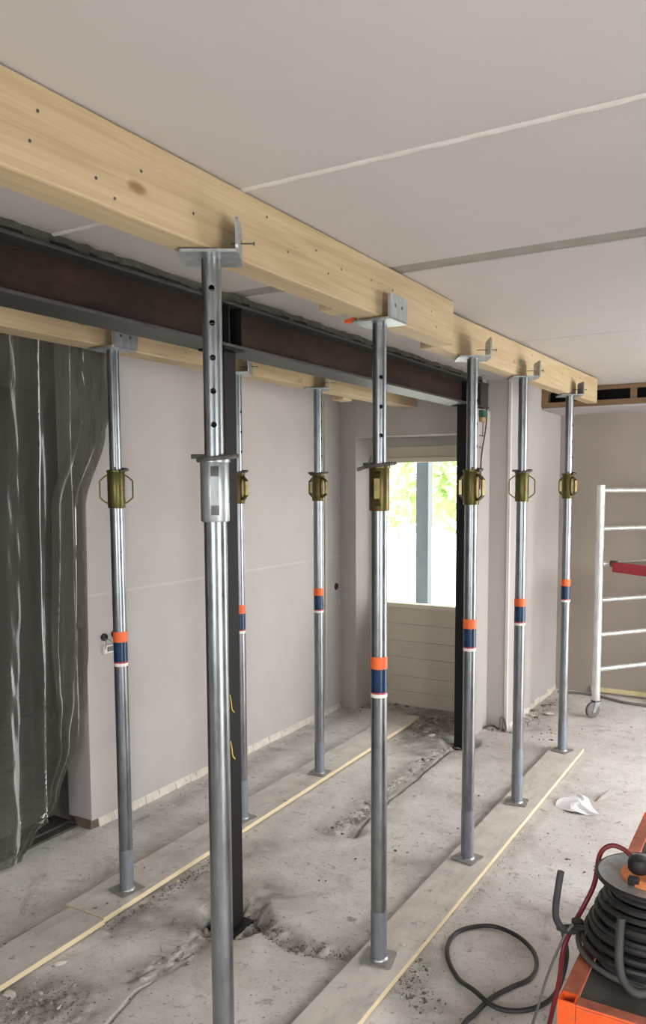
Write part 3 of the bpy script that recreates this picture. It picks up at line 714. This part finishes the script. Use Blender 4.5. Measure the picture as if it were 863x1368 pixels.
# ------------------------------------------------------------------ scaffold
sx, sy2 = -1.262, 6.215; dd = Vector((.604, .797, 0)); ang = math.atan2(dd.y, dd.x)
sc = thing('scaffold_tower', 'white mobile scaffold with red platform against the far wall', 'scaffold', (sx, sy2, 0), ang)
def sframe(oy):
    for x in (0, .75):
        MB().lathe([(.026, .135), (.031, .135), (.031, 1.765), (.026, 1.765)], 20, c=(x, oy, 0), close=True).build('post', ALU, sc, smooth=True)
        cs = MB().box((x-.03, oy-.025, .122), (x+.03, oy+.025, .135)).build('caster', PIN, sc, bevel=.003)
        for s in (-1, 1): MB().hexa([(x-.045,oy+s*.019-.003,.045),(x-.02,oy+s*.019-.003,.045),(x-.02,oy+s*.019+.003,.045),(x-.045,oy+s*.019+.003,.045),(x-.02,oy+s*.019-.003,.123),(x+.025,oy+s*.019-.003,.123),(x+.025,oy+s*.019+.003,.123),(x-.02,oy+s*.019+.003,.123)]).build('fork', GALV2, cs)
        wm = MB(); q = MB().lathe([(.012,-.016),(.05,-.016),(.06,-.011),(.06,.011),(.05,.016),(.012,.016)], 20, close=True); wm.add([(x-.03+a, oy+c, .061+b) for a, b, c in q.v], q.f)
        wm.build('wheel', m_plain('grey_tyre', '6a6360', .7), cs, smooth=True)
        hm2 = MB(); q = MB().lathe([(.013,-.015),(.013,.015)], 12); hm2.add([(x-.03+a, oy+c, .061+b) for a, b, c in q.v], q.f); hm2.build('wheel_hub', WHITE, cs)
    for z in (.371, .638, .903, 1.172, 1.439, 1.726):
        MB().tube([(.02, oy, z), (.73, oy, z)], .019, 12).build('rung', ALU, sc, smooth=True)
sframe(0); sframe(-1.9)
for x, w_ in ((.10, 1), (.62, -1)):
    MB().box((x-.02, -1.86, 1.115), (x+.02, -.045, 1.19)).build('platform_beam', RED, sc, bevel=.004)
    for yb in (-.045, -1.86): MB().box((x-.012, yb-.03, 1.15), (x+.012, yb+.03, 1.2)).build('platform_hook', PIN, sc, bevel=.003)
MB().box((.122, -1.84, 1.165), (.598, -.06, 1.188)).build('platform_deck', m_wood('grey_deck', 1, 'a0968a', '8f867a', '7c7368'), sc, bevel=.003)
MB().box((.36, -1.84, 1.19), (.385, -.22, 1.25)).build('toe_board', PINE2, sc, bevel=.003)

# ------------------------------------------------------------------ trolley
tr = thing('steel_trolley', 'worn orange steel trolley with a dark deck in the lower right corner', 'trolley', (-.5, 2.07, 0))
W, L, T = .72, 1.42, .4
TM = [TROL, TROLT]
def tbox(name, a, b, parent=tr):
    m = MB().box(a, b); m.m = [0, 1, 0, 0, 0, 0]; return m.build(name, TM, parent, bevel=.003)
for x in (.0, W-.046):
    for y in (0, L-.046):
        m = MB(); a, b, t = .046, .046, .005
        m.box((x, y, .13), (x+a, y+t, T)); m.box((x, y+b-t, .13), (x+a, y+b, T)); m.box((x, y+t, .13), (x+t, y+b-t, T)); m.box((x+a-t, y+t, .13), (x+a, y+b-t, T))
        lg = m.build('corner_post', TROL, tr)
        q = MB().lathe([(.015,-.018),(.055,-.018),(.062,-.012),(.062,.012),(.055,.018),(.015,.018)], 20, close=True); wm = MB(); wm.add([(x+.023+c, y+.023+a_, .062+b_) for a_, b_, c in q.v], q.f)
        wm.build('wheel', RUBBER, lg, smooth=True)
        MB().box((x-.004, y+.008, .06), (x+.002, y+.038, .135)).build('wheel_fork', PIN, lg)
def rail(x0, x1, y0, y1, n):
    r = tbox('rail', (x0, y0, T-.006), (x1, y1, T))
    return r
tbox('rail', (0, .046, T-.008), (.046, L-.046, T)); tbox('rail', (0, .046, T-.075), (.006, L-.046, T-.008))
tbox('rail', (W-.046, .046, T-.008), (W, L-.046, T)); tbox('rail', (W-.006, .046, T-.075), (W, L-.046, T-.008))
tbox('rail', (.046, 0, T-.008), (W-.046, .04, T)); tbox('rail', (.046, 0, T-.075), (W-.046, .006, T-.008))
tbox('rail', (.046, L-.04, T-.008), (W-.046, L, T)); tbox('rail', (.046, L-.006, T-.075), (W-.046, L, T-.008))
MB().box((.046, .04, T-.022), (W-.046, L-.04, T-.009)).build('deck', DECK, tr)
tbox('lower_rail', (.046, .0, .16), (W-.046, .006, .2)); tbox('lower_rail', (0, .046, .16), (.006, L-.046, .2))

# ------------------------------------------------------------------ cable reel
RX, RY, RZ = -.318, 2.40, .392
re = thing('cable_reel', 'cable reel with black cable lying flat on the orange trolley', 'cable reel', (RX, RY, RZ))
MB().lathe([(.0, 0), (.15, 0), (.155, .004), (.15, .008), (.0, .008)], 40).build('bottom_flange', FLGM, re, smooth=True)
MB().lathe([(.075, .008), (.075, .236)], 28).build('drum', m_plain('black_drum', '222120', .5), re, smooth=True)
fl = MB().lathe([(.082, .236), (.10, .234), (.145, .240), (.152, .247), (.148, .252), (.142, .249), (.10, .243), (.082, .246)], 44, close=True).build('top_flange', FLGM, re, smooth=True)
MB().lathe([(.1465, .2405), (.1545, .243), (.1545, .250), (.148, .2535)], 44, close=True).build('flange_rim', RUBBER, fl, smooth=True)
hb = MB().lathe([(0, .238), (.086, .238), (.086, .252), (.066, .258), (.05, .25), (.0, .248)], 36).build('hub', SALMON, re, smooth=True)
MB().lathe([(0, .25), (.024, .25), (.029, .258), (.030, .278), (.026, .290), (.016, .296), (0, .297)], 24, c=(-.040, .01, 0)).build('plug_cap', RUBBER, hb, smooth=True)
MB().lathe([(0, .25), (.03, .25), (.03, .29), (.024, .298), (0, .3)], 24, c=(.03, .035, 0)).build('plug_cap', RUBBER, hb, smooth=True)
MB().box((-.055, -.078, .244), (-.025, -.055, .268)).build('latch', RUBBER, hb, bevel=.004)
def coil(turns, z0, z1, rf, seed, r=.0085, ph=0):
    g = random.Random(seed); pts = []; n = 40
    o1, o2 = g.uniform(0, 6), g.uniform(0, 6)
    for k in range(int(turns*n)+1):
        u = k/(turns*n); a = 2*PI*k/n+ph; rr = rf(u)+.004*math.sin(a*1.3+o1)+.003*math.sin(a*.37+o2)
        pts.append((rr*math.cos(a), rr*math.sin(a), z0+(z1-z0)*u+.004*math.sin(a*.71+o1)))
    return MB().tube(pts, r, 7)
coil(8, .03, .222, lambda u:   .176-.070*u+.012*math.sin(u*3.1), 1).build('wound_cable', CABLE, re, smooth=True)
coil(8, .035, .22, lambda u: .152-.055*u, 5, ph=1).build('wound_cable', CABLE, re, smooth=True)
coil(3, .045, .115, lambda u: .188-.03*u, 9, ph=2).build('wound_cable', CABLE, re, smooth=True)
# stand tubing: ring round the foot and two bent feet
pts = []
for k in range(0, 49):
    a = math.radians(205)+2*PI*k/48; pts.append((.200*math.cos(a), .185*math.sin(a), .028+.012*math.sin(a*1)))
STAND = m_plain('stand_tube', '6b6a68', .5, .4, .15)
MB().tube(pts[:-1], .0085, 10, closed=True).build('stand_ring', STAND, re, smooth=True)
FOOT = m_plain('rubber_sleeve', '3c3b3a', .7, 0, .2)
MB().tube(spline([(-.20,-.02,.04),(-.235,-.035,.038),(-.262,-.03,.06),(-.268,-.02,.10),(-.262,-.012,.17),(-.258,-.008,.205)], 7), .0105, 12).build('stand_foot', FOOT, re, smooth=True)
MB().tube(spline([(.04,-.21,.035),(-.0,-.235,.03),(-.035,-.225,.05),(-.05,-.205,.09),(-.052,-.195,.15),(-.05,-.19,.205)], 7), .0115, 12).build('stand_foot', FOOT, re, smooth=True)
MB().lathe([(.0, -.015), (.018, -.015), (.018, .02), (0, .02)], 14, c=(-.205, -.01, .045)).build('stand_clamp', RUBBER, re, smooth=True)

# ------------------------------------------------------------------ loose cables
fc = spline([(-.87,2.20,.01),(-.874,2.376,.01),(-.862,2.44,.01),(-.841,2.541,.012),(-.80,2.64,.01),(-.758,2.72,.01),(-.757,2.81,.01),(-.797,2.90,.01),(-.88,2.97,.01),(-.978,2.99,.01),(-1.05,2.945,.01),(-1.092,2.87,.01),(-1.088,2.77,.01),(-1.045,2.675,.01),(-.975,2.593,.01),(-.905,2.54,.026),(-.815,2.508,.012),(-.74,2.53,.01),(-.68,2.60,.01),(-.648,2.68,.03),(-.625,2.70,.14),(-.61,2.58,.30),(-.585,2.42,.40),(-.535,2.375,.44),(-.49,2.37,.45)], 10)
tag(MB().tube(fc, .0085, 8).build('floor_cable', CABLE, None, smooth=True), 'loose black cable lying in a loop on the floor beside the plank', 'cable')
rc = spline([(-.37,2.465,.645),(-.388,2.47,.658),(-.412,2.475,.672),(-.449,2.475,.674),(-.478,2.468,.641),(-.490,2.46,.552),(-.514,2.445,.485),(-.538,2.40,.43),(-.556,2.36,.37),(-.566,2.36,.272),(-.582,2.36,.181),(-.598,2.355,.09),(-.61,2.32,.018),(-.62,2.2,.010),(-.63,1.95,.010)], 9)
tag(MB().tube(rc, .0075, 8).build('red_cable', REDC, None, smooth=True), 'thin dark red cable running over the reel down to the floor', 'cable')
gc = spline([(-.53,2.365,.455),(-.555,2.36,.41),(-.60,2.36,.28),(-.635,2.36,.14),(-.665,2.33,.03),(-.68,2.2,.01),(-.7,1.95,.01)], 9)
tag(MB().tube(gc, .0042, 7).build('grey_wire', GREYC, None, smooth=True), 'thin pale grey wire hanging from the reel to the floor', 'wire')

wc = spline([(-1.70,6.80,.012),(-1.5,6.84,.012),(-1.33,6.80,.012),(-1.15,6.72,.012),(-.95,6.70,.012),(-.7,6.62,.012),(-.4,6.6,.012)], 8)
tag(MB().tube(wc, .011, 8).build('conduit_hose', m_plain('grey_hose', '6f6a65', .8), None, smooth=True), 'grey hose lying on the floor along the far wall behind the scaffold', 'hose')
st = spline([(-1.90,5.50,.012),(-1.85,5.53,.03),(-1.80,5.52,.016),(-1.775,5.50,.03),(-1.785,5.53,.085),(-1.765,5.545,.09),(-1.745,5.53,.03),(-1.74,5.49,.01)], 7)
tag(MB().tube(st, .008, 7).build('cable_offcut', m_plain('dirty_cable', '5d5247', .8, 0, .3), None, smooth=True), 'curled dirty cable offcut at the foot of the wall stub', 'cable')

# ------------------------------------------------------------------ paper scrap
pp_ = [(-1.083,4.341),(-1.092,4.40),(-1.088,4.459),(-1.055,4.51),(-1.021,4.561),(-.985,4.555),(-.949,4.539),(-.90,4.42),(-.846,4.315),(-.875,4.31),(-.902,4.305),(-.95,4.298),(-.999,4.295),(-1.04,4.318)]
m = MB(); n = len(pp_); c0 = (-.97, 4.42); rings = []
for t in (1, .8, .55, .3):
    for k, (x, y) in enumerate(pp_):
        xx, yy2 = c0[0]+(x-c0[0])*t, c0[1]+(y-c0[1])*t
        rings.append((xx, yy2, .008+.016*(1-t)+.007*math.sin(k*1.9+t*5)*t))
rings.append((*c0, .024)); fs = []
for j in range(3):
    for k in range(n): fs.append((j*n+k, j*n+(k+1) % n, (j+1)*n+(k+1) % n, (j+1)*n+k))
for k in range(n): fs.append((3*n+k, 3*n+(k+1) % n, 4*n))
m.add(rings, fs); o = m.build('paper_scrap', PAPER, None); tag(o, 'crumpled white paper scrap on the floor right of the plank', 'paper')
sd = o.modifiers.new('thick', 'SOLIDIFY'); sd.thickness = .0012
fm = MB().hexa([(-.90,4.52,.004),(-.86,4.60,.004),(-.855,4.69,.03),(-.885,4.62,.02),(-.90,4.52,.007),(-.86,4.60,.007),(-.855,4.69,.033),(-.885,4.62,.023)])
tag(fm.build('paper_scrap', PAPER2, None), 'small grey curled scrap beside the white paper', 'paper')

# ------------------------------------------------------------------ rubble
def chunk_mesh(seed, flat=.6):
    bm = bmesh.new(); bmesh.ops.create_icosphere(bm, subdivisions=1, radius=1); g = random.Random(seed)
    for v in bm.verts:
        v.co *= g.uniform(.62, 1.15); v.co.z *= flat; v.co.x *= 1.25
    me = bpy.data.meshes.new('rubble_chip'); bm.to_mesh(me); bm.free(); return me
VAR = []
for k, mt in enumerate((RUBBLE, RUBBLE, RUBD, RUBD, RUBW, RUBBLE)):
    me = chunk_mesh(k+40, (.6, .45, .7, .5, .35, .8)[k]); me.materials.append(mt); VAR.append(me)
gr = random.Random(5)
def chip(x, y, s, v, label, group, z=None):
    o = bpy.data.objects.new('rubble_chip', VAR[v]); C.objects.link(o); o.location = (x, y, (fz(x, y) if z is None else z)+s*.22)
    o.scale = (s, s*gr.uniform(.6, 1), s*gr.uniform(.7, 1)); o.rotation_euler = (gr.uniform(-.25, .25), gr.uniform(-.25, .25), gr.uniform(0, 6.28))
    return tag(o, label, 'rubble', group)
def spread(pl, n, wd, s0, s1, label, group, vs_=(0, 1, 2, 3, 5), z=None):
    for k in range(n):
        i = gr.randrange(len(pl)-1); t = gr.random(); x = pl[i][0]*(1-t)+pl[i+1][0]*t+gr.gauss(0, wd); y = pl[i][1]*(1-t)+pl[i+1][1]*t+gr.gauss(0, wd)
        chip(x, y, gr.uniform(s0, s1)*gr.uniform(.6, 1), gr.choice(vs_), label, group, z)
spread(LUMPS, 48, .022, .010, .028, 'rubble chip along the broken floor strip between the planks', 'rubble along the floor strip', (0, 1, 4, 5, 2))
spread([(-2.34,5.62),(-2.25,5.4),(-2.15,5.15)], 34, .07, .012, .034, 'rubble piece in the heap below the garden window', 'rubble below the window', (0, 2, 3, 2, 1, 4))
spread([(-3.0,5.42),(-2.8,5.72),(-2.62,5.74)], 18, .03, .01, .028, 'rubble piece along the foot of the far wall', 'rubble at the far wall', (2, 3, 0))
spread([(-1.86,5.5),(-1.79,5.54),(-1.72,5.56)], 12, .025, .012, .03, 'rubble piece at the foot of the wall stub end', 'rubble at the wall stub', (2, 3, 0, 1))
spread([(-1.70,5.85),(-1.66,6.1),(-1.69,6.4)], 20, .04, .012, .036, 'rubble piece along the side of the wall stub', 'rubble beside the wall stub', (0, 2, 3, 4))
spread([(-2.27,1.66),(-2.2,1.76),(-2.08,1.81)], 40, .05, .006, .016, 'small rubble chip in the lower left corner beside the short plank', 'rubble in the lower left corner', (2, 3, 0, 4, 1))
spread([(-2.325,2.25),(-2.31,2.45),(-2.33,2.62)], 30, .018, .006, .015, 'small rubble chip along the left plank below the front left prop', 'rubble beside the left plank', (2, 3, 0, 4))
spread(SCARP, 26, .03, .006, .018, 'small rubble chip on the rough floor patch left of the nearest prop', 'rubble left of the nearest prop', (0, 1, 5, 2))
spread([(-1.95,2.62),(-1.86,2.6),(-1.75,2.53),(-1.6,2.5),(-1.42,2.535)], 30, .025, .006, .015, 'small rubble chip in the trench by the near black column', 'rubble in the trench', (0, 2, 3, 5))
spread([(-1.135,2.62),(-1.12,2.48),(-1.06,2.42),(-1.0,2.4)], 34, .028, .005, .013, 'small rubble chip right of the plank by the black cable loop', 'rubble by the cable loop', (2, 3, 2, 4))
spread([(-1.5,5.75),(-1.43,5.55),(-1.5,5.4),(-1.2,5.9),(-.95,6.1)], 16, .07, .007, .016, 'dark crumb on the floor before the scaffold wheel', 'crumbs by the scaffold', (3, 2))
spread([(-1.0,4.0),(-.8,3.7),(-.72,3.5)], 12, .07, .006, .013, 'dark crumb on the floor between paper and trolley', 'crumbs by the paper', (3, 2))
spread([(-2.44,2.0),(-2.42,2.4),(-2.46,3.2)], 14, .045, .005, .011, 'small chip lying on the left planks', 'chips on the left planks', (4, 0, 2), .03)
spread([(-1.62,4.4),(-1.6,3.6),(-1.65,3.0)], 12, .10, .005, .011, 'dark crumb on the floor between the two plank rows', 'crumbs between the planks', (3, 2))
for x, y, s, v, l in ((-2.305,1.735,.028,4,'pale plaster piece at the near end of the short left plank'), (-2.30,1.945,.026,4,'pale plaster flake beside the short left plank'), (-2.265,2.80,.016,4,'white chip beside the left plank near the black column'), (-1.58,6.10,.05,4,'pale cream plaster lump beside the wall stub')):
    chip(x, y, s, v, l, None if False else 'large plaster pieces')
chip(-1.222, 2.655, .013, 4, 'white chip on the right plank behind the middle prop', 'large plaster pieces', .03)
chip(-1.295, 2.44, .012, 4, 'white chip on the right plank before the middle prop', 'large plaster pieces', .03)
# crumbs too fine to count
cm = MB(); g = np.random.default_rng(9)
def crumbs(pl, n, wd, s0, s1):
    for k in range(n):
        i = g.integers(len(pl)-1); t = g.random(); x = pl[i][0]*(1-t)+pl[i+1][0]*t+g.normal()*wd; y = pl[i][1]*(1-t)+pl[i+1][1]*t+g.normal()*wd
        s = s0+(s1-s0)*g.random()**2; z = CZ(x, y); a = g.random()*6.28; P = []
        for q in range(3): P.append((x+s*math.cos(a+q*2.09), y+s*math.sin(a+q*2.09), z-.001))
        P.append((x+g.normal()*s*.2, y+g.normal()*s*.2, z+s*.9)); cm.add(P, [(0,2,1),(0,1,3),(1,2,3),(2,0,3)])
CZ = fz
crumbs([(-2.29,1.64),(-2.2,1.75),(-2.08,1.8)], 420, .055, .002, .006); crumbs([(-2.32,2.2),(-2.3,2.5),(-2.32,2.9)], 300, .022, .002, .006)
crumbs(TRENCH, 320, .03, .002, .006); crumbs(LUMPS, 300, .035, .002, .007); crumbs([(-2.36,5.65),(-2.2,5.1)], 320, .09, .003, .01)
crumbs([(-1.135,2.62),(-1.12,2.48),(-1.03,2.41)], 320, .03, .0015, .005); crumbs([(-1.14,2.7),(-1.13,4.0)], 160, .012, .0015, .004)
crumbs([(-1.95,2.45),(-1.9,2.62)], 140, .06, .002, .006); crumbs([(-1.665,5.65),(-1.64,6.6)], 160, .024, .003, .008); crumbs([(-2.965,3.2),(-2.965,5.3)], 160, .027, .002, .006)
crumbs([(-2.7,1.9),(-2.75,4.8)], 120, .12, .0015, .004); crumbs([(-.9,3.3),(-1.3,5.9)], 120, .2, .0015, .005)
o = cm.build('rubble_crumbs', RUBD); tag(o, 'fine dark crumbs of mortar scattered over the concrete floor', 'rubble', None, 'stuff')
